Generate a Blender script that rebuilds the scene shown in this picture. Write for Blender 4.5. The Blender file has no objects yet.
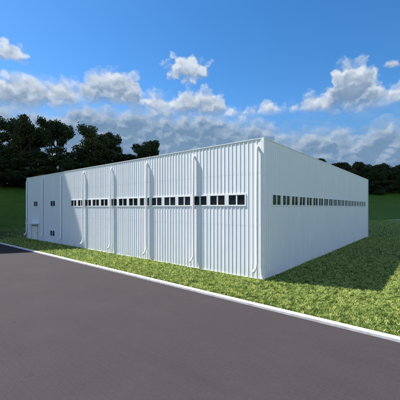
import bpy, math, random
import numpy as np
from mathutils import Vector, Matrix
R = math.radians
rng = np.random.default_rng(7)
random.seed(7)
S = bpy.context.scene
COL = S.collection

# ------------------------------------------------------------------ camera
EYE = 4.85
F = 286.8                      # focal length of the photo in its own 400 px frame
cd = bpy.data.cameras.new('camera'); cam = bpy.data.objects.new('camera', cd); COL.objects.link(cam)
cam.location = (0, 0, EYE); cam.rotation_euler = (R(90), 0, 0)
cd.sensor_width = 36; cd.lens = 36 * F / 400; cd.shift_y = 7.5 / 400
cd.clip_start = .1; cd.clip_end = 6000
S.camera = cam
S.cycles.max_bounces = 5; S.cycles.diffuse_bounces = 3; S.cycles.glossy_bounces = 3

# ------------------------------------------------------------------ light
L = Vector((6.22, -2.63, -9.5)).normalized()          # the way the sunlight travels
sun_el = math.asin(-L.z); sun_az = math.atan2(-L.x, -L.y)
sd = bpy.data.lights.new('sun', 'SUN'); so = bpy.data.objects.new('sun', sd); COL.objects.link(so)
so.rotation_euler = L.to_track_quat('-Z', 'Y').to_euler(); so.location = (-40, 20, 80)
sd.energy = 4.2; sd.angle = R(.8); sd.color = (1, .96, .89)
S.view_settings.view_transform = 'Standard'; S.view_settings.look = 'None'
S.view_settings.gamma = 1; S.view_settings.use_curve_mapping = False
S.view_settings.exposure = 1.27
SKY_SAT = 1.28; SKY_VAL = .49

W = bpy.data.worlds.new('World'); S.world = W; W.use_nodes = True
nt = W.node_tree; nt.nodes.clear()

class NB:
    """small helper to write node maths"""
    def __init__(s, nt): s.nt = nt
    def n(s, t, **k):
        o = s.nt.nodes.new(t)
        for a, b in k.items(): setattr(o, a, b)
        return o
    def put(s, sock, v):
        if isinstance(v, bpy.types.NodeSocket): s.nt.links.new(v, sock)
        else: sock.default_value = v
    def m(s, op, a, b=0.0, c=0.0, clamp=False):
        o = s.n('ShaderNodeMath', operation=op); o.use_clamp = clamp
        s.put(o.inputs[0], a); s.put(o.inputs[1], b); s.put(o.inputs[2], c)
        return o.outputs[0]
    def vm(s, op, a, b=(0, 0, 0)):
        o = s.n('ShaderNodeVectorMath', operation=op)
        s.put(o.inputs[0], a); s.put(o.inputs[1], b)
        return o.outputs['Value'] if op in ('LENGTH', 'DOT_PRODUCT', 'DISTANCE') else o.outputs[0]
    def noise(s, vec, scale, detail=4, rough=.55, dist=0.0, col=False):
        o = s.n('ShaderNodeTexNoise'); s.put(o.inputs['Vector'], vec)
        o.inputs['Scale'].default_value = scale; o.inputs['Detail'].default_value = detail
        o.inputs['Roughness'].default_value = rough; o.inputs['Distortion'].default_value = dist
        return o.outputs[1 if col else 0]
    def ramp(s, f, a, b, c=0.0, d=1.0, smooth=True):
        o = s.n('ShaderNodeMapRange'); o.interpolation_type = 'SMOOTHSTEP' if smooth else 'LINEAR'
        s.put(o.inputs[0], f)
        for i, v in enumerate((a, b, c, d)): s.put(o.inputs[i + 1], v)
        return o.outputs[0]
    def mix(s, f, a, b):
        o = s.n('ShaderNodeMix', data_type='RGBA')
        s.put(o.inputs[0], f); s.put(o.inputs[6], a if isinstance(a, bpy.types.NodeSocket) else (*a[:3], 1))
        s.put(o.inputs[7], b if isinstance(b, bpy.types.NodeSocket) else (*b[:3], 1))
        return o.outputs[2]

def azel(px, py):
    a = math.atan((px - 200) / F); e = math.atan((207.5 - py) / F * math.cos(a))
    return math.degrees(a), math.degrees(e)

b = NB(nt)
tc = b.n('ShaderNodeTexCoord'); sep = b.n('ShaderNodeSeparateXYZ'); b.put(sep.inputs[0], tc.outputs['Generated'])
az = b.m('MULTIPLY', b.m('ARCTAN2', sep.outputs[0], sep.outputs[1]), 57.2958)
el = b.m('MULTIPLY', b.m('ARCSINE', sep.outputs[2]), 57.2958)
def comb(x, y):
    o = b.n('ShaderNodeCombineXYZ'); b.put(o.inputs[0], x); b.put(o.inputs[1], y); return o.outputs[0]
def skyline(xsrc, pts):
    """elevation in degrees (of a cumulus top or base) by compass bearing, -40 to 40 degrees"""
    o = b.n('ShaderNodeFloatCurve'); cv = o.mapping.curves[0]
    P = sorted(((azel(x, y)[0] + 40) / 80, azel(x, y)[1] / 60) for x, y in pts)
    P = [(0, P[0][1])] + P + [(1, P[-1][1])]
    cv.points[0].location = P[0]; cv.points[-1].location = P[-1]
    for q in P[1:-1]: cv.points.new(*q)
    for q in cv.points: q.handle_type = 'AUTO_CLAMPED'
    o.mapping.update(); o.inputs['Factor'].default_value = 1
    b.put(o.inputs['Value'], b.m('DIVIDE', b.m('ADD', xsrc, 40), 80, clamp=True))
    return b.m('MULTIPLY', o.outputs[0], 60)
wob = b.noise(comb(az, el), .75, 4, .55, col=True); ws = b.n('ShaderNodeSeparateColor'); b.put(ws.inputs[0], wob)
azw = b.m('ADD', az, b.m('MULTIPLY', b.m('SUBTRACT', ws.outputs[0], .5), 2.6))
elw = b.m('ADD', el, b.m('MULTIPLY', b.m('SUBTRACT', ws.outputs[1], .5), 2.0))
def billow(x, y):
    n_ = b.noise(comb(b.m('MULTIPLY', x, .85), b.m('MULTIPLY', y, 1.35)), .46, 6, .52)
    v_ = b.n('ShaderNodeTexVoronoi', feature='SMOOTH_F1', voronoi_dimensions='2D'); b.put(v_.inputs['Vector'], comb(x, b.m('MULTIPLY', y, 1.35)))
    v_.inputs['Scale'].default_value = .36; v_.inputs['Smoothness'].default_value = .35; v_.inputs['Detail'].default_value = 1.0; v_.inputs['Roughness'].default_value = .45
    return b.m('ADD', b.m('MULTIPLY', n_, .62), b.m('MULTIPLY', b.m('SUBTRACT', .95, v_.outputs['Distance']), .38))
nA = billow(azw, elw); nB = billow(b.m('SUBTRACT', azw, .5), b.m('ADD', elw, .75))
relief = b.m('MULTIPLY', b.m('SUBTRACT', nA, nB), 1.9)       # sunward side of each billow
puff = b.m('MULTIPLY', b.m('SUBTRACT', nA, .42), 8.0)
out = b.ramp(b.m('ABSOLUTE', az), 38, 52)                   # beyond the bearings given by hand
ring = b.m('MULTIPLY', b.m('ADD', b.m('SUBTRACT', b.noise(b.vm('MULTIPLY', tc.outputs['Generated'], (1, 1, .3)), 2.2, 2, .5), .5), .17), 62)
sky = b.n('ShaderNodeTexSky', sky_type='NISHITA'); sky.sun_disc = False
sky.sun_elevation = sun_el; sky.sun_rotation = sun_az; sky.air_density = 1.0; sky.dust_density = .2; sky.ozone_density = 4.0
hs = b.n('ShaderNodeHueSaturation'); hs.inputs['Saturation'].default_value = SKY_SAT; hs.inputs['Value'].default_value = SKY_VAL
b.put(hs.inputs['Color'], sky.outputs[0])
streak = b.noise(comb(b.m('MULTIPLY', az, .35), b.m('MULTIPLY', elw, 1.6)), .5, 4, .6)
bank = b.m('MULTIPLY', b.ramp(el, 20, 8), b.ramp(streak, .25, .62, .45, .95))
col = b.mix(bank, hs.outputs[0], b.mix(b.ramp(streak, .35, .7), (.34, .66, 1.1), (.72, 1.05, 1.5)))
def layer(col, top, base, soft, depth, bright, dark, gain=1.0):
    d = b.m('ADD', b.m('SUBTRACT', top, elw), b.m('MULTIPLY', puff, gain))
    al = b.ramp(d, -.2, soft * 1.25)
    if base is not None: al = b.m('MULTIPLY', al, b.ramp(b.m('ADD', b.m('SUBTRACT', el, base), b.m('MULTIPLY', puff, .35)), -.8, 2.2))
    lit = b.m('ADD', b.m('MULTIPLY', b.ramp(d, depth, 0), .85), relief)
    lit = b.m('ADD', lit, b.m('MULTIPLY', b.m('SUBTRACT', streak, .5), .35), clamp=True)
    return b.mix(al, col, b.mix(lit, dark, bright))
farc = b.mix(out, (2.0, 2.2, 2.45), (7.6, 8.5, 9.8))        # out-of-view clouds brightened as added fill for the walls
t3 = skyline(azw, [(0, 128), (60, 132), (120, 128), (200, 134), (250, 128), (300, 143), (340, 140), (400, 142)])
t2 = skyline(azw, [(0, 98), (30, 102), (60, 106), (85, 98), (110, 102), (140, 101), (170, 108), (200, 107), (240, 116), (262, 116), (290, 128), (300, 127), (320, 124), (340, 122), (356, 130), (372, 121), (385, 114), (400, 117)])
t1 = skyline(azw, [(0, 72), (20, 68), (35, 72), (50, 77), (65, 77), (78, 80), (88, 71), (100, 67), (120, 68), (136, 72), (146, 88), (160, 90), (174, 93), (186, 87), (204, 86), (220, 92), (232, 106), (243, 110), (255, 101), (268, 98), (284, 106), (298, 102), (308, 91), (322, 92), (330, 84), (336, 62), (346, 59), (364, 58), (374, 64), (382, 78), (400, 78)])
b1 = skyline(azw, [(0, 110), (60, 110), (90, 106), (130, 108), (160, 116), (220, 119), (246, 119), (262, 116), (290, 113), (310, 114), (335, 113), (355, 112), (380, 108), (400, 107)])
t1 = b.m('ADD', t1, b.m('MULTIPLY', out, ring)); t2 = b.m('ADD', t2, b.m('MULTIPLY', out, b.m('MULTIPLY', ring, .5)))
col = layer(col, t3, None, 4.0, 5, (1.0, 1.32, 1.7), b.mix(streak, (.34, .64, 1.05), (.6, .92, 1.35)), .6)
col = layer(col, t2, None, 2.6, 5.5, b.mix(out, (1.45, 1.72, 2.05), (6.6, 7.5, 8.9)), b.mix(streak, (.38, .70, 1.15), (.62, .95, 1.4)), .55)  # this bank is brightened out of view too, as added fill
col = layer(col, t1, b1, 1.7, 6.0, farc, b.mix(b.ramp(nB, .35, .65), (.55, .85, 1.3), (.85, 1.12, 1.5)), .5)
for cx, cy, rx, ry in ((188, 69, 23, 16), (6, 53, 22, 11), (393, 65, 8, 7)):      # small clouds of their own
    a_, e_ = azel(cx, cy); ra = azel(cx + rx, cy)[0] - a_; re = azel(cx, cy - ry)[1] - e_
    v_ = b.vm('MULTIPLY', b.vm('SUBTRACT', comb(azw, elw), (a_, e_, 0)), (1 / ra, 1 / re, 0))
    d_ = b.m('ADD', b.m('SUBTRACT', 1, b.vm('LENGTH', v_)), b.m('MULTIPLY', puff, .22))
    sy = b.n('ShaderNodeSeparateXYZ'); b.put(sy.inputs[0], v_)
    lit = b.m('ADD', b.m('ADD', b.m('MULTIPLY', b.ramp(sy.outputs[1], -1.0, .5), .75), relief), .1, clamp=True)
    col = b.mix(b.m('MULTIPLY', b.ramp(d_, 0, .5), .95), col, b.mix(lit, (.75, 1.0, 1.4), (2.0, 2.2, 2.45)))
bg = b.n('ShaderNodeBackground'); bg.inputs['Strength'].default_value = .15; b.put(bg.inputs['Color'], col)
wo = b.n('ShaderNodeOutputWorld'); nt.links.new(bg.outputs[0], wo.inputs[0])

# ------------------------------------------------------------------ frames of reference
C = np.array((4.24, 19.13))                   # near corner of the building
U = np.array((-.7705, .6374))                 # along the long front wall, away to the left
V = np.array((.6374, .7705))                  # along the side wall, away to the right
def at(t, s, z=0.0):
    p = C + t * U + s * V; return (float(p[0]), float(p[1]), float(z))
H = 9.5; LEN = 40.9; DEP = 37.45

# ------------------------------------------------------------------ helpers
def tag(o, label=None, cat=None, group=None, kind=None):
    for k, v in (('label', label), ('category', cat), ('group', group), ('kind', kind)):
        if v: o[k] = v
    return o
def thing(name, label, cat, loc=(0, 0, 0), group=None):
    o = bpy.data.objects.new(name, None); COL.objects.link(o); o.location = loc
    o.empty_display_size = .3
    return tag(o, label, cat, group)
def link(name, verts, faces, mat, parent=None, smooth=False, origin=None):
    me = bpy.data.meshes.new(name); vs = [Vector(v) for v in verts]
    o = bpy.data.objects.new(name, me)
    if parent is not None:
        o.parent = parent; off = Vector((0, 0, 0))
        p = parent
        while p is not None: off += p.location; p = p.parent
        vs = [v - off for v in vs]
    me.from_pydata(vs, [], faces); me.materials.append(mat)
    if smooth: me.polygons.foreach_set('use_smooth', [True] * len(faces))
    me.update(); COL.objects.link(o)
    return o
class MB:
    def __init__(s): s.v = []; s.f = []
    def box(s, o, ax, ay, az_):
        """box from corner o with three edge vectors"""
        o, ax, ay, az_ = map(Vector, (o, ax, ay, az_)); k = len(s.v)
        for c in (0, 1):
            for q in ((0, 0), (1, 0), (1, 1), (0, 1)): s.v.append(o + ax * q[0] + ay * q[1] + az_ * c)
        fs = [(0, 3, 2, 1), (4, 5, 6, 7), (0, 1, 5, 4), (1, 2, 6, 5), (2, 3, 7, 6), (3, 0, 4, 7)]
        if ax.cross(ay).dot(az_) < 0: fs = [f[::-1] for f in fs]
        s.f += [tuple(i + k for i in f) for f in fs]
    def wbox(s, t0, t1, s0, s1, z0, z1):
        """box in building axes"""
        s.box(at(t0, s0, z0), (*(U * (t1 - t0)), 0), (*(V * (s1 - s0)), 0), (0, 0, z1 - z0))
    def tube(s, pts, rad, n=10, sx=1.0, cap=True):
        pts = [Vector(p) for p in pts]; k0 = len(s.v); rad = rad if hasattr(rad, '__len__') else [rad] * len(pts)
        prev = None
        for i, p in enumerate(pts):
            d = (pts[min(i + 1, len(pts) - 1)] - pts[max(i - 1, 0)]).normalized()
            if prev is None:
                prev = d.orthogonal().normalized()
                if abs(d.z) > .9: prev = Vector((*U, 0)); prev = (prev - d * prev.dot(d)).normalized()
            prev = (prev - d * prev.dot(d)).normalized(); q = d.cross(prev)
            for j in range(n):
                a = 2 * math.pi * (j + .5) / n
                s.v.append(p + prev * math.cos(a) * rad[i] + q * math.sin(a) * rad[i] * sx)
        for i in range(len(pts) - 1):
            for j in range(n):
                a = k0 + i * n + j; b_ = k0 + i * n + (j + 1) % n
                s.f.append((a, b_, b_ + n, a + n))
        if cap:
            s.f.append(tuple(k0 + j for j in range(n))[::-1]); s.f.append(tuple(k0 + (len(pts) - 1) * n + j for j in range(n)))
    def build(s, name, mat, parent=None, smooth=False): return link(name, s.v, s.f, mat, parent, smooth)

def mat(name, col=(.5, .5, .5), rough=.6, spec=.5, metal=0.0):
    m = bpy.data.materials.new(name); m.use_nodes = True; n = m.node_tree
    p = n.nodes['Principled BSDF']; p.inputs['Base Color'].default_value = (*col, 1)
    p.inputs['Roughness'].default_value = rough; p.inputs['Specular IOR Level'].default_value = spec; p.inputs['Metallic'].default_value = metal
    return m, NB(n), p
def bump(b, p, h, dist, strength=1.0):
    o = b.n('ShaderNodeBump'); o.inputs['Distance'].default_value = dist; o.inputs['Strength'].default_value = strength
    b.put(o.inputs['Height'], h); b.put(p.inputs['Normal'], o.outputs[0])
def local(b, along=True):
    """world position turned into building axes: x along the front wall, y away from it"""
    geo = b.n('ShaderNodeNewGeometry'); q = geo.outputs['Position']
    x = b.vm('DOT_PRODUCT', q, (*U, 0)); y = b.vm('DOT_PRODUCT', q, (*V, 0))
    sp = b.n('ShaderNodeSeparateXYZ'); b.put(sp.inputs[0], q)
    o = b.n('ShaderNodeCombineXYZ'); b.put(o.inputs[0], x); b.put(o.inputs[1], y); b.put(o.inputs[2], sp.outputs[2])
    return o.outputs[0]

# --- cladding
M = {}
J0 = float(C @ U) + .1 + .15; J1 = float(C @ V) + .1 + .15      # dark lines painted beside each rib stand in for its shade
m, b, p = mat('painted_sheet_steel', rough=.42, spec=.45); M['clad'] = m
q = local(b)
cell = b.n('ShaderNodeTexWhiteNoise', noise_dimensions='3D')
b.put(cell.inputs['Vector'], b.vm('FLOOR', b.vm('DIVIDE', b.vm('ADD', q, (500.02, 500.02, 1.85)), (1.0, 1.0, 3.6))))
dirt = b.noise(b.vm('MULTIPLY', q, (3, 3, .25)), 1.3, 5, .6)
splash = b.m('MULTIPLY', b.ramp(b.vm('DOT_PRODUCT', q, (0, 0, 1)), .7, .0), b.ramp(b.noise(q, 2.5, 5, .65), .4, .7))
f = b.m('ADD', b.m('MULTIPLY', cell.outputs['Value'], .35), b.m('MULTIPLY', b.ramp(dirt, .35, .75), .65))
c = b.mix(f, (.86, .87, .91), (.79, .805, .855))
def rib_shade(ax, sh):
    sp_ = b.n('ShaderNodeSeparateXYZ'); b.put(sp_.inputs[0], q); fr_ = b.m('FRACT', b.m('MULTIPLY', b.m('ADD', sp_.outputs[ax], sh), 3.0))
    return b.m('LESS_THAN', b.m('ABSOLUTE', b.m('SUBTRACT', fr_, .5)), .04)
gn = b.n('ShaderNodeNewGeometry'); onf = b.m('GREATER_THAN', b.m('ABSOLUTE', b.vm('DOT_PRODUCT', gn.outputs['True Normal'], (*V, 0))), .6)
rib_lines = b.m('ADD', b.m('MULTIPLY', rib_shade(0, -J0), onf), b.m('MULTIPLY', rib_shade(1, -J1), b.m('SUBTRACT', 1, onf)))
c = b.mix(b.m('MULTIPLY', rib_lines, .6), c, (.36, .42, .52))  # rib shade put into the sheet colour as thin dark lines
c = b.mix(b.m('MULTIPLY', splash, .34), c, (.45, .43, .36))
b.put(p.inputs['Base Color'], c)
bump(b, p, b.noise(b.vm('MULTIPLY', q, (1, 1, .35)), 1.1, 2, .5), .02, .5)
m, b, p = mat('white_trim', (.84, .86, .88), .38); M['trim'] = m
b.put(p.inputs['Base Color'], b.mix(b.ramp(b.noise(local(b), 1.7, 5, .6), .4, .75), (.86, .87, .88), (.77, .79, .81)))
m, b, p = mat('white_pipe', (.88, .89, .90), .3); M['pipe'] = m
b.put(p.inputs['Base Color'], b.mix(b.ramp(b.noise(local(b), 2.2, 5, .6), .4, .75), (.90, .91, .92), (.82, .84, .85)))
M['frame'] = mat('window_frame_white', (.82, .84, .86), .4)[0]
m, b, p = mat('dark_window_glass', (.008, .010, .013), .09, .25); M['glass'] = m
bump(b, p, b.noise(local(b), 1.2, 1, .5), .01, .25)
m, b, p = mat('door_paint', (.78, .83, .88), .4); M['door'] = m
b.put(p.inputs['Base Color'], b.mix(b.noise(local(b), 1.5, 5, .6), (.90, .93, .96), (.93, .95, .97)))
M['steel_grey'] = mat('door_frame_grey', (.42, .46, .52), .5)[0]
M['steel'] = mat('brushed_steel', (.55, .56, .57), .35, metal=.9)[0]
m, b, p = mat('roof_membrane', (.4, .41, .42), .8); M['roof'] = m
b.put(p.inputs['Base Color'], b.mix(b.noise(local(b), .4, 5, .6), (.33, .34, .35), (.46, .46, .46)))

# --- road: dark purple-grey block paving
m, b, p = mat('block_paving', rough=.9, spec=.15); M['road'] = m
q = local(b)
br = b.n('ShaderNodeTexBrick'); b.put(br.inputs['Vector'], b.vm('ADD', q, b.vm('MULTIPLY', b.vm('SUBTRACT', b.noise(q, 3, 2, .5, col=True), (.5, .5, .5)), (.03, .03, 0))))
br.inputs['Scale'].default_value = 1; br.inputs['Brick Width'].default_value = .34; br.inputs['Row Height'].default_value = .17
br.inputs['Mortar Size'].default_value = .012; br.inputs['Mortar Smooth'].default_value = .6
br.inputs['Color1'].default_value = (.041, .034, .039, 1); br.inputs['Color2'].default_value = (.0385, .0325, .037, 1); br.inputs['Mortar'].default_value = (.036, .031, .034, 1)
big = b.noise(q, .35, 6, .6); fine = b.noise(q, 38, 4, .7); speck = b.noise(q, 9, 5, .7)
c = b.mix(b.m('MULTIPLY', b.ramp(big, .4, .75), .35), br.outputs[0], (.052, .045, .048))
c = b.mix(b.m('MULTIPLY', b.ramp(fine, .45, .7), .45), c, (.066, .058, .063))
c = b.mix(b.m('MULTIPLY', b.ramp(speck, .52, .72), .4), c, (.030, .026, .029))
c = b.mix(b.m('MULTIPLY', b.ramp(b.noise(b.vm('MULTIPLY', q, (.12, 1, 1)), .9, 5, .65), .5, .72), .3), c, (.031, .027, .029))
c = b.mix(b.m('MULTIPLY', b.ramp(b.noise(b.vm('ADD', q, (40, 7, 0)), 1.6, 6, .7), .64, .72), .45), c, (.022, .020, .022))
b.put(p.inputs['Base Color'], c)
bump(b, p, b.m('ADD', b.m('MULTIPLY', br.outputs['Fac'], -.6), b.m('MULTIPLY', fine, .5)), .006, .7)
m, b, p = mat('white_kerb_stone', rough=.7); M['kerb'] = m
q = local(b); joint = b.m('LESS_THAN', b.m('FRACT', b.vm('DOT_PRODUCT', q, (1, 0, 0))), .012)
c = b.mix(b.ramp(b.noise(q, 3.4, 7, .7), .42, .68), (.72, .72, .71), (.50, .50, .48))
c = b.mix(b.m('MULTIPLY', joint, .5), c, (.3, .3, .28))
b.put(p.inputs['Base Color'], c); bump(b, p, b.noise(q, 25, 4, .6), .003, .6)

# --- lawn soil, blades, field
def green(name, cols, sc=1.0, rough=.8):
    m, b, p = mat(name, rough=rough, spec=.2); q = local(b)
    c = b.mix(b.ramp(b.noise(q, 7 * sc, 5, .7), .35, .68), cols[0], cols[1])
    c = b.mix(b.m('MULTIPLY', b.ramp(b.noise(q, 1.1 * sc, 5, .6), .42, .68), .6), c, cols[2])
    b.put(p.inputs['Base Color'], c); bump(b, p, b.noise(q, 9 * sc, 5, .7), .06 / sc, 1.0)
    return m
M['lawn'] = green('lawn_turf', ((.035, .060, .012), (.085, .120, .028), (.115, .145, .040)))
M['field'] = green('dark_meadow', ((.060, .115, .004), (.095, .170, .008), (.125, .19, .016)), .12)
m, b, p = mat('grass_blade', rough=.55, spec=.3); M['blade'] = m
at_ = b.n('ShaderNodeAttribute', attribute_name='tone')
r_ = b.n('ShaderNodeValToRGB'); b.put(r_.inputs[0], at_.outputs['Fac'])
e = r_.color_ramp.elements
e[0].position = 0; e[0].color = (.032, .062, .012, 1); e[1].position = 1; e[1].color = (.66, .66, .25, 1)
for pos, cc in ((.35, (.14, .215, .042)), (.7, (.35, .44, .11))):
    x = e.new(pos); x.color = (*cc, 1)
b.put(p.inputs['Base Color'], r_.outputs[0])
tr = b.n('ShaderNodeBsdfTranslucent'); b.put(tr.inputs['Color'], r_.outputs[0]); ms = b.n('ShaderNodeMixShader'); ms.inputs[0].default_value = .4
b.nt.links.new(p.outputs[0], ms.inputs[1]); b.nt.links.new(tr.outputs[0], ms.inputs[2]); b.nt.links.new(ms.outputs[0], b.nt.nodes['Material Output'].inputs[0])

# ------------------------------------------------------------------ ground
def terrain_z(x, y):
    """meadow that climbs to a wooded bank behind the building"""
    a = np.clip(x / np.maximum(y, 1.0), -1.2, 1.2)
    k = np.clip((a + .65) / 1.25, 0, 1)
    y0 = 72 + 42 * k; y1 = 132 + 70 * k; h = 15.0 + 0.6 * k
    r = np.clip((y - y0) / (y1 - y0), 0, 1)
    r = r * r * (3 - 2 * r) * .45 + r * .55
    z = h * r + np.clip((y - y1) / 70, 0, 1) * 7 - np.clip((y - y1 - 70) / 900, 0, 1) * 14
    return np.where(y < 20, 0, z)
def grid(name, xs, ys, zf, m, **k):
    X, Y = np.meshgrid(xs, ys); Z = zf(X, Y); n = len(xs)
    v = np.stack([X.ravel(), Y.ravel(), Z.ravel()], 1).tolist()
    f = [(j * n + i, j * n + i + 1, (j + 1) * n + i + 1, (j + 1) * n + i) for j in range(len(ys) - 1) for i in range(n - 1)]
    return link(name, v, f, m, smooth=True, **k)
def under(X, Y):
    nz = 1.1 * (np.sin(X * .031 + Y * .017) + np.sin(X * .013 - Y * .041 + 2)) * np.clip((Y - 90) / 120, 0, 1)
    z = terrain_z(X, Y)
    return np.where(z < .02, -.25, z - .05) + nz * .5
xs = np.concatenate([np.linspace(-3000, -420, 10), np.linspace(-400, 400, 161), np.linspace(420, 3000, 10)])
ys = np.concatenate([np.linspace(-3000, -60, 8), np.linspace(-40, 420, 116), np.linspace(450, 3500, 12)])
tag(grid('meadow', xs, ys, under, M['field']), 'dark green meadow rising gently towards the trees', kind='structure')
# lawn: flat turf from the kerb to the foot of the meadow
def poly(name, pts, z, m):
    return link(name, [(x, y, z) for x, y in pts], [tuple(range(len(pts)))], m)
def at2(t, s): return at(t, s)[:2]
lawn_pts = [at2(-160, -4.38), (160, 66), (72.5, 110.5), (-44.5, 67.0), (-60, 63), at2(75, -4.38)]
m_ = poly('lawn', [at2(-200, -4.38), (215, 163), (74, 111.0), (-46, 67.5), (-75, 57.0), at2(47, -4.38)], 0.0, M['lawn'])
tag(m_, 'bright green lawn round the building', kind='structure')
# road
tag(poly('road', [at2(-200, -4.66), at2(-200, -20), at2(38, -20), at2(38, -260), at2(47, -260), at2(47, -4.66)][::-1], -.10, M['road']), 'dark purple grey paved road', kind='structure')
mb = MB()
mb.wbox(-200, 47.4, -4.68, -4.38, -.4, .015); mb.wbox(-200, 38, -20.35, -20.0, -.4, .02)
mb.wbox(38.0 - .35, 38.0, -260, -20.35, -.4, .02); mb.wbox(47.0, 47.37, -260, -4.75, -.4, .02)
ko = mb.build('kerb', M['kerb']); tag(ko, 'white kerb between road and lawn', kind='structure')
bv = ko.modifiers.new('edge', 'BEVEL'); bv.width = .015; bv.segments = 2
# pale far kerb of the lawn, showing at the right of the picture
mb = MB(); mb.box((72.2, 110.2, -.3), (60, 22, 0), (-.15, .4, 0), (0, 0, .42))
tag(mb.build('far_kerb', M['kerb']), 'pale kerb at the far edge of the lawn', kind='structure')

# ------------------------------------------------------------------ grass blades (uncountable: one object)
def blades():
    T = []; 
    def scatter(n, x0, x1, y0, y1):
        return np.stack([rng.uniform(x0, x1, n), rng.uniform(y0, y1, n)], 1)
    def keep(p):
        rel = p - C; t = rel @ U; s = rel @ V
        a = p[:, 0] / p[:, 1]
        ins = (t > -.02) & (t < LEN + .1) & (s > -.02) & (s < DEP + .1)
        return (s > -4.34) & (~ins) & (a > -.76) & (a < .76) & ~((s > DEP) & (a < .575) & (a > -.59)) & ((t < 47) | (p[:, 1] > 46) & (p[:, 1] < 83 + p[:, 0] * .37) & (s > 0)) & ~((p[:, 0] < -36) & (p[:, 1] < 57) & (t > 45))
    for n, x0, x1, y0, y1, hh, ww in ((90000, -2, 14, 9.5, 20, .085, .022), (150000, -16, 20, 13, 28, .09, .027),
                                     (130000, -30, 34, 24, 46, .11, .038), (150000, -50, 80, 44, 110, .14, .06)):
        p = scatter(int(n * 1.7), x0, x1, y0, y1); p = p[keep(p)]
        if y1 == 110: p = p[p[:, 1] < 83 + (p[:, 0]) * .37]
        #gather the blades into loose tufts
        cell_ = np.floor((p + .05 * np.sin(p[:, ::-1] * 23)) / .13); hsh = np.abs(np.sin(cell_[:, 0] * 12.9898 + cell_[:, 1] * 78.233) * 43758.5453) % 1
        p = p[rng.random(len(p)) < .35 + .65 * hsh]
        cell_ = np.floor((p + .05 * np.sin(p[:, ::-1] * 23)) / .13); hsh = np.abs(np.sin(cell_[:, 0] * 12.9898 + cell_[:, 1] * 78.233) * 43758.5453) % 1
        T.append((p, np.full(len(p), hh) * (.6 + .6 * hsh), np.full(len(p), ww), hsh))
    p = np.concatenate([a[0] for a in T]); h = np.concatenate([a[1] for a in T]); w = np.concatenate([a[2] for a in T]); hs = np.concatenate([a[3] for a in T])
    n = len(p); h = h * rng.uniform(.6, 1.35, n); w = w * rng.uniform(.7, 1.4, n)
    an = rng.uniform(0, 2 * np.pi, n); ln = rng.uniform(.2, 1.1, n) * h; la = rng.uniform(0, 2 * np.pi, n)
    dx = np.cos(an) * w; dy = np.sin(an) * w
    v = np.zeros((n, 3, 3)); v[:, 0, 0] = p[:, 0] - dx; v[:, 0, 1] = p[:, 1] - dy; v[:, 1, 0] = p[:, 0] + dx; v[:, 1, 1] = p[:, 1] + dy
    v[:, 2, 0] = p[:, 0] + np.cos(la) * ln; v[:, 2, 1] = p[:, 1] + np.sin(la) * ln; v[:, 2, 2] = h; v[:, :2, 2] = -.004
    me = bpy.data.meshes.new('grass'); me.vertices.add(n * 3); me.vertices.foreach_set('co', v.ravel())
    me.loops.add(n * 3); me.loops.foreach_set('vertex_index', np.arange(n * 3)); me.polygons.add(n)
    me.polygons.foreach_set('loop_start', np.arange(n) * 3); me.polygons.foreach_set('loop_total', np.full(n, 3))
    me.update(); me.validate()
    ta = me.attributes.new('tone', 'FLOAT', 'FACE')
    tone = np.clip(.02 + .85 * hs + rng.normal(0, .13, n), 0, 1); ta.data.foreach_set('value', tone)
    me.materials.append(M['blade']); o = bpy.data.objects.new('grass', me); COL.objects.link(o)
    tag(o, 'short bright grass growing over the lawn', 'grass', kind='stuff')
blades()

# ------------------------------------------------------------------ the building
B = thing('steel_warehouse', 'long white corrugated steel warehouse with ribbon windows and downpipes', 'warehouse', at(LEN / 2, DEP / 2))

UP0, UP1 = 5.00, 5.78
front_win = [(1.38 + 1.692 * k, 1.38 + 1.692 * k + 1.44, UP0, UP1) for k in range(15)]
front_small = [(30.95, 32.39, UP0, UP1), (36.7, 38.14, UP0, UP1), (31.05, 32.49, .92, 1.70)]
side_win = [(1.27 + 1.70 * k, 1.27 + 1.70 * k + 1.45, UP0, UP1) for k in range(20)]
DOOR = (36.76, 38.9, 0.0, 2.12)

def rib_profile(length):
    """(position, height) of trapezoid sheet, three ribs to the metre"""
    pr = [(0, 0)]; x = .14
    k = 0
    while x + .13 < length - .02:
        w = (.0, .012, -.01)[k % 3]
        pr += [(x, 0), (x + .026, .024), (x + .070 + w, .024), (x + .096 + w, 0)]
        if k % 3 == 1: pr += [(x + .20, 0), (x + .208, .006), (x + .222, .006), (x + .23, 0)]
        x += 1 / 3; k += 1
    return pr + [(length, 0)]
def clad(name, length, pt, holes):
    """pt(a, out, z) -> world point; out is distance in front of the wall line"""
    pr = rib_profile(length); xs = [a for a, _ in pr]; ds = [d for _, d in pr]
    xb = sorted(set([round(a, 5) for a in xs] + [round(h, 5) for q in holes for h in q[:2]]))
    tiers = [(0.0, 3.62, 0), (3.60, 7.22, .003), (7.20, H, .006)]
    v = []; f = []
    for z0, z1, off in tiers:
        zb = sorted(set([z0, z1] + [h for q in holes for h in q[2:] if z0 < h < z1]))
        idx = {}
        for i, a in enumerate(xb):
            d = float(np.interp(a, xs, ds))
            for j, z in enumerate(zb):
                idx[i, j] = len(v); v.append(pt(a, d + off, z))
        for i in range(len(xb) - 1):
            am = (xb[i] + xb[i + 1]) / 2
            for j in range(len(zb) - 1):
                zm = (zb[j] + zb[j + 1]) / 2
                if any(q[0] < am < q[1] and q[2] < zm < q[3] for q in holes): continue
                f.append((idx[i, j], idx[i + 1, j], idx[i + 1, j + 1], idx[i, j + 1]))
    return link(name, v, f, M['clad'], B)
fpt = lambda a, d, z: at(a, -d, z)
spt = lambda a, d, z: at(-d, a, z)
fw = clad('wall', LEN, fpt, front_win + front_small + [DOOR]); fw['label'] = 'sunlit ribbed front wall facing the road'
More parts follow.
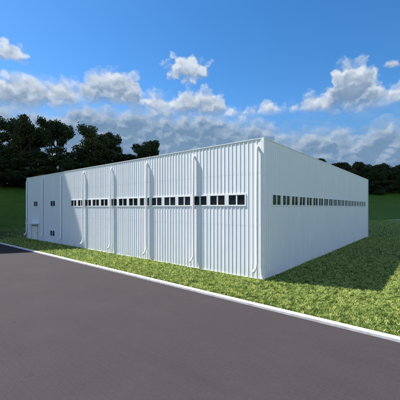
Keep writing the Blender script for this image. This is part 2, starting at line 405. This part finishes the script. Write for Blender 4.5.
sw = clad('wall', DEP, spt, side_win); sw['label'] = 'shaded ribbed side wall'
mb = MB(); mb.wbox(LEN - .02, LEN, .0, DEP, 0, H - .06); mb.wbox(0, LEN - .03, DEP - .02, DEP, 0, H - .06)
mb.build('wall', M['clad'], B)
mb = MB(); mb.wbox(.30, LEN - .04, .30, DEP - .04, H - .45, H - .38); mb.build('roof', M['roof'], B)
# trims
mb = MB()
mb.wbox(-.045, LEN + .05, -.050, .12, H - .03, H + .02); mb.wbox(-.045, .12, .12, DEP + .05, H - .03, H + .02)
mb.wbox(LEN - .1, LEN + .05, .12, DEP + .05, H - .03, H + .02); mb.wbox(.12, LEN - .1, DEP - .1, DEP + .05, H - .03, H + .02)
mb.wbox(-.055, .15, -.060, -.050, 0, H - .03); mb.wbox(-.055, -.045, -.050, .15, 0, H - .03)
mb.wbox(LEN - .12, LEN + .05, -.060, -.050, 0, H - .03); mb.wbox(LEN + .04, LEN + .05, -.050, .12, 0, H - .03)
mb.wbox(-.055, .12, DEP + .04, DEP + .05, 0, H - .03); mb.wbox(-.055, -.045, DEP - .12, DEP + .04, 0, H - .03)
mb.build('edge_trim', M['trim'], B)
mb = MB(); mb.wbox(-.025, 36.6, -.052, .1, -.15, .035); mb.wbox(39.06, LEN, -.052, .1, -.15, .035); mb.wbox(-.05, -.03, .1, DEP, -.15, .035)
mb.build('base_flashing', M['trim'], B)

def wb(kind, mb, a0, a1, o0, o1, z0, z1):
    """box on the front (f) or side (s) wall; o is distance in front of the wall"""
    if kind == 'f': mb.wbox(a0, a1, -o1, -o0, z0, z1)
    else: mb.wbox(-o1, -o0, a0, a1, z0, z1)
def window(kind, a0, a1, z0, z1, nxt=None):
    fr = MB(); w = .065; o0, o1 = -.10, .050
    wb(kind, fr, a0 - .05, a1 + .05, o0, o1, z0 - .05, z0 + .045); wb(kind, fr, a0 - .05, a1 + .05, o0, o1, z1 - .045, z1 + .05)
    wb(kind, fr, a0 - .05, a0 + .045, o0, o1, z0 + .045, z1 - .045); wb(kind, fr, a1 - .045, a1 + .05, o0, o1, z0 + .045, z1 - .045)
    am = (a0 + a1) / 2
    wb(kind, fr, am - .05, am + .05, o0, o1 - .015, z0 + .045, z1 - .045)
    if nxt: wb(kind, fr, a1 + .047, nxt - .052, -.02, .046, z0 - .047, z1 + .047)      # white infill up to the next window
    o = fr.build('window', M['frame'], B)
    pn = MB()
    j1, j2 = rng.uniform(-.004, .004, 2)
    wb(kind, pn, a0 + .045, am - .05, -.06, -.02 + j1, z0 + .045, z1 - .045); wb(kind, pn, am + .05, a1 - .045, -.06, -.02 + j2, z0 + .045, z1 - .045)
    pn.build('pane', M['glass'], o)
    return o
for q, nx in zip(front_win, [r[0] for r in front_win[1:]] + [None]): window('f', *q, nxt=nx)
for q, l in zip(front_small, ('small upper window beside the ribbon', 'small upper window above the door', 'small ground floor window near the door')):
    window('f', *q)['label'] = l
for q, nx in zip(side_win, [r[0] for r in side_win[1:]] + [None]): window('s', *q, nxt=nx)
# door, frame and canopy
d = MB(); wb('f', d, DOOR[0] + .06, DOOR[1] - .06, -.03, .02, .03, DOOR[3] - .06)
for z0, z1 in ((.25, .95), (1.1, 1.85)):
    for a0, a1 in ((DOOR[0] + .22, (DOOR[0] + DOOR[1]) / 2 - .1), ((DOOR[0] + DOOR[1]) / 2 + .1, DOOR[1] - .22)): wb('f', d, a0, a1, .02, .032, z0, z1)
do = d.build('door', M['door'], B)
h = MB(); wb('f', h, DOOR[0] + .13, DOOR[0] + .16, .03, .09, .95, 1.2); h.build('handle', M['steel'], do)
fr = MB(); wb('f', fr, DOOR[0] - .06, DOOR[0] + .06, -.06, .045, 0, DOOR[3] + .06); wb('f', fr, DOOR[1] - .06, DOOR[1] + .06, -.06, .045, 0, DOOR[3] + .06)
wb('f', fr, DOOR[0] + .06, DOOR[1] - .06, -.06, .045, DOOR[3] - .06, DOOR[3] + .06); fr.build('door_frame', M['steel_grey'], do)
cn = MB(); wb('f', cn, 36.2, 39.15, .0, .85, 2.45, 2.50); wb('f', cn, 36.2, 39.15, .85, .88, 2.43, 2.53)
for a in (36.5, 38.85): wb('f', cn, a, a + .04, .0, .6, 2.38, 2.44)
cn.build('canopy', M['trim'], B)

# downpipes with a swan-neck at the top and a kicked-out shoe
def downpipe(t):
    mb = MB(); r = .105; o = .175
    pts = [at(t + .05, -.0, H - .52), at(t + .04, -.08, H - .54), at(t + .01, -.145, H - .59), at(t, -o, H - .70)]
    pts += [at(t, -o, z) for z in (6.2, 3.6, 1.20)]
    pts += [at(t + .01, -o - .03, 1.02), at(t + .03, -o - .10, .82), at(t + .07, -o - .22, .64), at(t + .10, -o - .32, .53)]
    mb.tube(pts, [r * .8, r * .9, r, r] + [r] * 6 + [r * .95], 14, .85)
    o_ = mb.build('downpipe', M['pipe'], B, True)
for k, t in enumerate((.40, 6.05, 11.8, 17.55, 23.25, 29.0, 34.75, 40.6)): downpipe(t)

# ------------------------------------------------------------------ unseen tower out on the left, shaped to throw shade on wall, road and lawn
m, b, p = mat('tower_render', rough=.8); M['tower'] = m
b.put(p.inputs['Base Color'], b.mix(b.ramp(b.noise(local(b), .6, 6, .6), .35, .7), (.52, .49, .44), (.44, .42, .38)))
TH = 40.0
tp = [(-80, 28.8), (-36.6, 46.05), (-40.4, 56.5), (-66, 86), (-100, 86), (-100, 28.8)]
T = thing('shade_tower', 'tall pale unseen tower block left of the warehouse, shaped to cast its shade', 'tower block', (-70, 55, 0))
n = len(tp)
link('wall', [(x, y, -1) for x, y in tp] + [(x, y, TH) for x, y in tp], [(i, (i + 1) % n, (i + 1) % n + n, i + n) for i in range(n)], M['tower'], T)
link('roof', [(x, y, TH - .02) for x, y in tp], [tuple(range(n))], M['roof'], T)
for fl in range(0, 12):
    z = 1.4 + fl * 3.2
    for i in (0, 1):                                         # the two fronts that could be glimpsed
        a_, c_ = Vector((*tp[i], 0)), Vector((*tp[i + 1], 0)); dd = (c_ - a_); ll = dd.length; dd.normalize(); nn = Vector((dd.y, -dd.x, 0))
        k = 5 if i == 0 else 2
        for j in range(k):
            mb = MB(); mb.box(a_ + dd * (1.6 + j * ll / k) + nn * -.05 + Vector((0, 0, z)), dd * (ll / k - 3.2), nn * .09, (0, 0, 1.6))
            mb.build('window', M['glass'], T)

# ------------------------------------------------------------------ added cumulus, unseen above the frame, placed to shade the far meadow
m, b, p = mat('shade_cloud_white', (.85, .86, .88), 1.0, 0.0); M['shade_cloud'] = m
def shade_cloud():
    import bmesh
    bm = bmesh.new(); CH = 400.0; off = Vector((-.655 * CH, .277 * CH, CH))
    rr = random.Random(3)
    sp = []
    for i in range(46):                                   # leading edge
        x = -230 + 470 * i / 45; r = rr.uniform(17, 22); sp.append((x, CLOUD_EDGE + r + rr.uniform(-1, 1.5), rr.uniform(0, 8), r, .6))
    for i in range(240):
        x = rr.uniform(-230, 240); y = rr.uniform(CLOUD_EDGE + 40, 290); r = rr.uniform(26, 44); sp.append((x, y, rr.uniform(5, 45), r, .6))
    for x, y, z, r, fz in sp:
        n0 = len(bm.verts)
        bmesh.ops.create_icosphere(bm, subdivisions=3, radius=r, matrix=Matrix.Translation(off + Vector((x, y, z))) @ Matrix.Diagonal((1, 1, fz, 1)))
    me = bpy.data.meshes.new('shade_cloud'); bm.to_mesh(me); bm.free(); me.materials.append(M['shade_cloud'])
    me.polygons.foreach_set('use_smooth', [True] * len(me.polygons))
    o = bpy.data.objects.new('shade_cloud', me); COL.objects.link(o)
    tag(o, 'broad white cumulus added out of view to shade the meadow', kind='structure')
CLOUD_EDGE = 45.0
shade_cloud()

# ------------------------------------------------------------------ trees
m, b, p = mat('bark', rough=.9, spec=.2); M['bark'] = m
b.put(p.inputs['Base Color'], b.mix(b.noise(local(b), 2, 4, .6), (.035, .026, .018), (.07, .052, .038)))
def leafmat(name, c0, c1):
    m, b, p = mat(name, rough=.65, spec=.15)
    a_ = b.n('ShaderNodeAttribute', attribute_name='tone')
    b.put(p.inputs['Base Color'], b.mix(a_.outputs['Fac'], c0, c1)); return m
M['leaf'] = leafmat('dark_evergreen_leaves', (.018, .030, .010), (.065, .092, .030))
M['leaf2'] = leafmat('olive_leaves', (.026, .038, .011), (.088, .100, .032))
def leaves_mesh(name, clumps, n, size, m, flat=.7):
    """leaf quads spread through clumps (centre, radius); outer shells denser"""
    c = np.array([q[0] for q in clumps]); r = np.array([q[1] for q in clumps])
    pr = r ** 2; pr /= pr.sum(); k = rng.choice(len(clumps), n, p=pr)
    d = rng.normal(size=(n, 3)); d /= np.linalg.norm(d, axis=1)[:, None]
    rad = rng.random(n) ** .45 * (1 + .09 * rng.normal(size=n))
    pos = c[k] + d * (r[k] * rad)[:, None] * np.array([1, 1, flat])
    a = rng.normal(size=(n, 3)); a /= np.linalg.norm(a, axis=1)[:, None]
    bb = np.cross(a, rng.normal(size=(n, 3))); bb /= np.linalg.norm(bb, axis=1)[:, None]
    sz = size * rng.uniform(.5, 1.4, n)[:, None]
    v = np.stack([pos - a * sz, pos + bb * sz * .6, pos + a * sz, pos - bb * sz * .6], 1)
    me = bpy.data.meshes.new(name); me.vertices.add(n * 4); me.vertices.foreach_set('co', v.ravel())
    me.loops.add(n * 4); me.loops.foreach_set('vertex_index', np.arange(n * 4)); me.polygons.add(n)
    me.polygons.foreach_set('loop_start', np.arange(n) * 4); me.polygons.foreach_set('loop_total', np.full(n, 4)); me.update(); me.validate()
    ct = rng.random(len(clumps))[k]
    ta = me.attributes.new('tone', 'FLOAT', 'FACE'); ta.data.foreach_set('value', np.clip(ct * .6 + rng.random(n) * .5, 0, 1))
    me.materials.append(m); return me
def tree_variant(kind):
    """unit-ish tree 20 m tall, 20 m wide (broad) or 13 m wide (dense)"""
    mb = MB(); cl = []
    if kind == 'broad':
        lean = random.uniform(-1, 1)
        for st in range(random.choice((2, 3))):
            bx_ = random.uniform(-1.5, 1.5); top = Vector((bx_ * 3 + lean, random.uniform(-2, 2), random.uniform(12, 15)))
            b0 = Vector((bx_ * .5, random.uniform(-.4, .4), -1)); mid = b0.lerp(top, .5) + Vector((random.uniform(-.8, .8), random.uniform(-.8, .8), 0))
            mb.tube([b0, b0.lerp(mid, .5), mid, mid.lerp(top, .6), top], [.55, .42, .34, .22, .08], 8)
            for i in range(6):
                s_ = mid.lerp(top, random.uniform(.0, .8)); a = random.uniform(0, 6.28); l = random.uniform(4, 7.5)
                e_ = s_ + Vector((math.cos(a) * l, math.sin(a) * l, random.uniform(1.0, 5)))
                mb.tube([s_, s_.lerp(e_, .5) + Vector((0, 0, .5)), e_], [.2, .13, .04], 6)
                cl.append((e_, random.uniform(1.6, 2.8))); cl.append((s_.lerp(e_, .65) + Vector((0, 0, 1)), random.uniform(1.3, 2.3)))
            cl.append((top, 2.6)); cl.append((top + Vector((random.uniform(-2, 2), 0, 2.2)), 2.2))
    else:
        hgt = 20
        mb.tube([(0, 0, -1), (.2, 0, 7), (-.1, .2, 14), (0, 0, 19)], [.5, .38, .2, .05], 8)
        for i in range(34):
            z = random.uniform(1.2, 18.5); w = 6.2 * (1 - ((z - 7) / 13) ** 2 * .85) if z > 7 else 6.2
            a = random.uniform(0, 6.28); l = random.uniform(.35, 1) * w
            e_ = Vector((math.cos(a) * l, math.sin(a) * l, z))
            mb.tube([(0, 0, max(0, z - 2.2)), (e_.x * .5, e_.y * .5, z - .8), e_], [.14, .09, .03], 5)
            cl.append((e_, random.uniform(1.3, 2.7)))
    return mb, cl
variants = {}
for kind, cnt in (('broad', 4), ('dense', 4)):
    for i in range(cnt):
        mb, cl = tree_variant(kind)
        tm = bpy.data.meshes.new('trunk'); tm.from_pydata([Vector(v) for v in mb.v], [], mb.f); tm.materials.append(M['bark']); tm.update()
        lm = leaves_mesh('crown', cl, 13000 if kind == 'broad' else 15000, .30, M['leaf'] if i % 2 == 0 else M['leaf2'])
        variants.setdefault(kind, []).append((tm, lm))
def tree(kind, vi, px, ydist, top_py, wpx, label, name, cat='tree', group=None, sink=0.0, rot=None, base=None):
    """tree whose trunk stands at a bearing and distance; its height and spread are real metres"""
    x = (px - 200) / F * ydist
    z0 = float(terrain_z(np.array(x), np.array(ydist))) - .3 if base is None else base
    ztop = EYE + (207.5 - top_py) / F * ydist
    sz = (ztop - z0) / (18.5 if kind == 'broad' else 20.0); wid = wpx / F * ydist
    sx = wid / (17.5 if kind == 'broad' else 13.0)
    r = thing(name, label, cat, (x, ydist, z0), group)
    r.rotation_euler.z = rot if rot is not None else random.uniform(0, 6.28); r.scale = (sx, sx, sz)
    tm, lm = variants[kind][vi % 4]
    for nm, me in (('trunk', tm), ('crown', lm)):
        o = bpy.data.objects.new(nm, me); COL.objects.link(o); o.parent = r
    return r
GL = 'tall open crowned trees on the bank left of the warehouse'
for a in ((8, 138, 116, 44, 0, 'leftmost tall tree of the bank, its dark crown cut by the picture edge'),
          (30, 133, 114, 46, 1, 'broad dark tree with sky showing between its trunks, second from the left on the bank'),
          (54, 140, 117, 40, 2, 'round topped dark tree on the bank, third from the left edge'),
          (92, 137, 126, 44, 3, 'wide dark tree right of the notch of sky in the tree line above the warehouse'),
          (113, 145, 132, 30, 0, 'smaller dark tree sloping down at the right end of the wide tree above the warehouse'),
          (151, 140, 138, 33, 2, 'lone round dark tree showing above the warehouse roof, apart from the others')):
    tree('broad', a[4], a[0], a[1], a[2], a[3], a[5], 'broadleaf_tree', group=GL)
GH = 'dense dark thicket under the tall trees'
THL = ['dense dark tree filling the left picture edge under the tall crowns', 'dense dark tree under the leftmost tall tree, second from the picture edge',
       'dense dark tree right below the second tall tree of the bank', 'dense dark tree below the round topped third tall tree',
       'dense dark tree under the sky notch between the tall crowns', 'dense dark tree below the wide tall tree above the warehouse',
       'dense dark tree in the sky gap left of the lone round tree', 'dense dark tree standing just under the lone round tree',
       'last and lowest dark tree sinking behind the roof, right of the lone round tree',
       'low dark bush at the left picture edge, foremost on the meadow top', 'low dark bush on the meadow top just left of the warehouse corner',
       'low dark bush rising over the far left corner of the warehouse roof', 'low dark bush behind the roof, above the third downpipe from the left',
       'low dark bush behind the roof, above the fourth downpipe from the left']
for i, (px, yd, tp_, w) in enumerate(((-8, 128, 146, 36), (13, 131, 151, 34), (36, 129, 150, 36), (60, 132, 146, 38), (82, 136, 150, 38), (104, 138, 148, 40), (126, 141, 153, 40), (146, 144, 156, 36), (164, 146, 160, 34),
                                      (2, 124, 159, 32), (22, 126, 157, 34), (45, 127, 159, 36), (70, 130, 158, 36), (95, 134, 156, 36))):
    low_ = i >= 9
    tree('dense', i, px, yd, tp_, w, THL[i] if low_ else THL[i], 'dense_bush' if low_ else 'dense_tree', 'bush' if low_ else 'tree', 'low bushes in front of the left thicket' if low_ else GH)
GR = 'dense dark trees in the belt behind the right end of the warehouse'
TRL = ['first treetop peeping over the descending roof line of the side wall', 'second small treetop over the descending roof line of the side wall',
       'third dark treetop over the side wall, lower than its neighbours', 'dark treetop over the side wall about halfway to its far corner',
       'tallest dark tree just before the far right corner of the warehouse', 'dark tree just right of the far right corner of the warehouse',
       'dark tree in the middle of the belt between warehouse corner and picture edge', 'dark tree in the belt, second from the right picture edge',
       'dark tree cut by the right picture edge']
for i, (px, yd, tp_, w) in enumerate(((305, 195, 156, 18), (319, 190, 157, 20), (333, 205, 163, 20), (346, 196, 164, 20), (358, 200, 161, 16), (368, 192, 166, 20), (381, 206, 163, 18), (392, 195, 165, 18), (404, 200, 162, 22),
                                      (328, 185, 172, 18), (352, 188, 170, 24), (374, 186, 171, 24), (388, 188, 170, 24), (400, 187, 169, 24), (362, 215, 163, 30), (396, 214, 164, 32), (342, 216, 162, 28), (380, 222, 164, 34), (412, 212, 163, 30))):
    tree('dense', i + 1, px, yd, tp_, w, TRL[i] if i < 9 else 'dense dark tree filling the far belt behind the right end of the warehouse', 'dense_tree', group=GR)
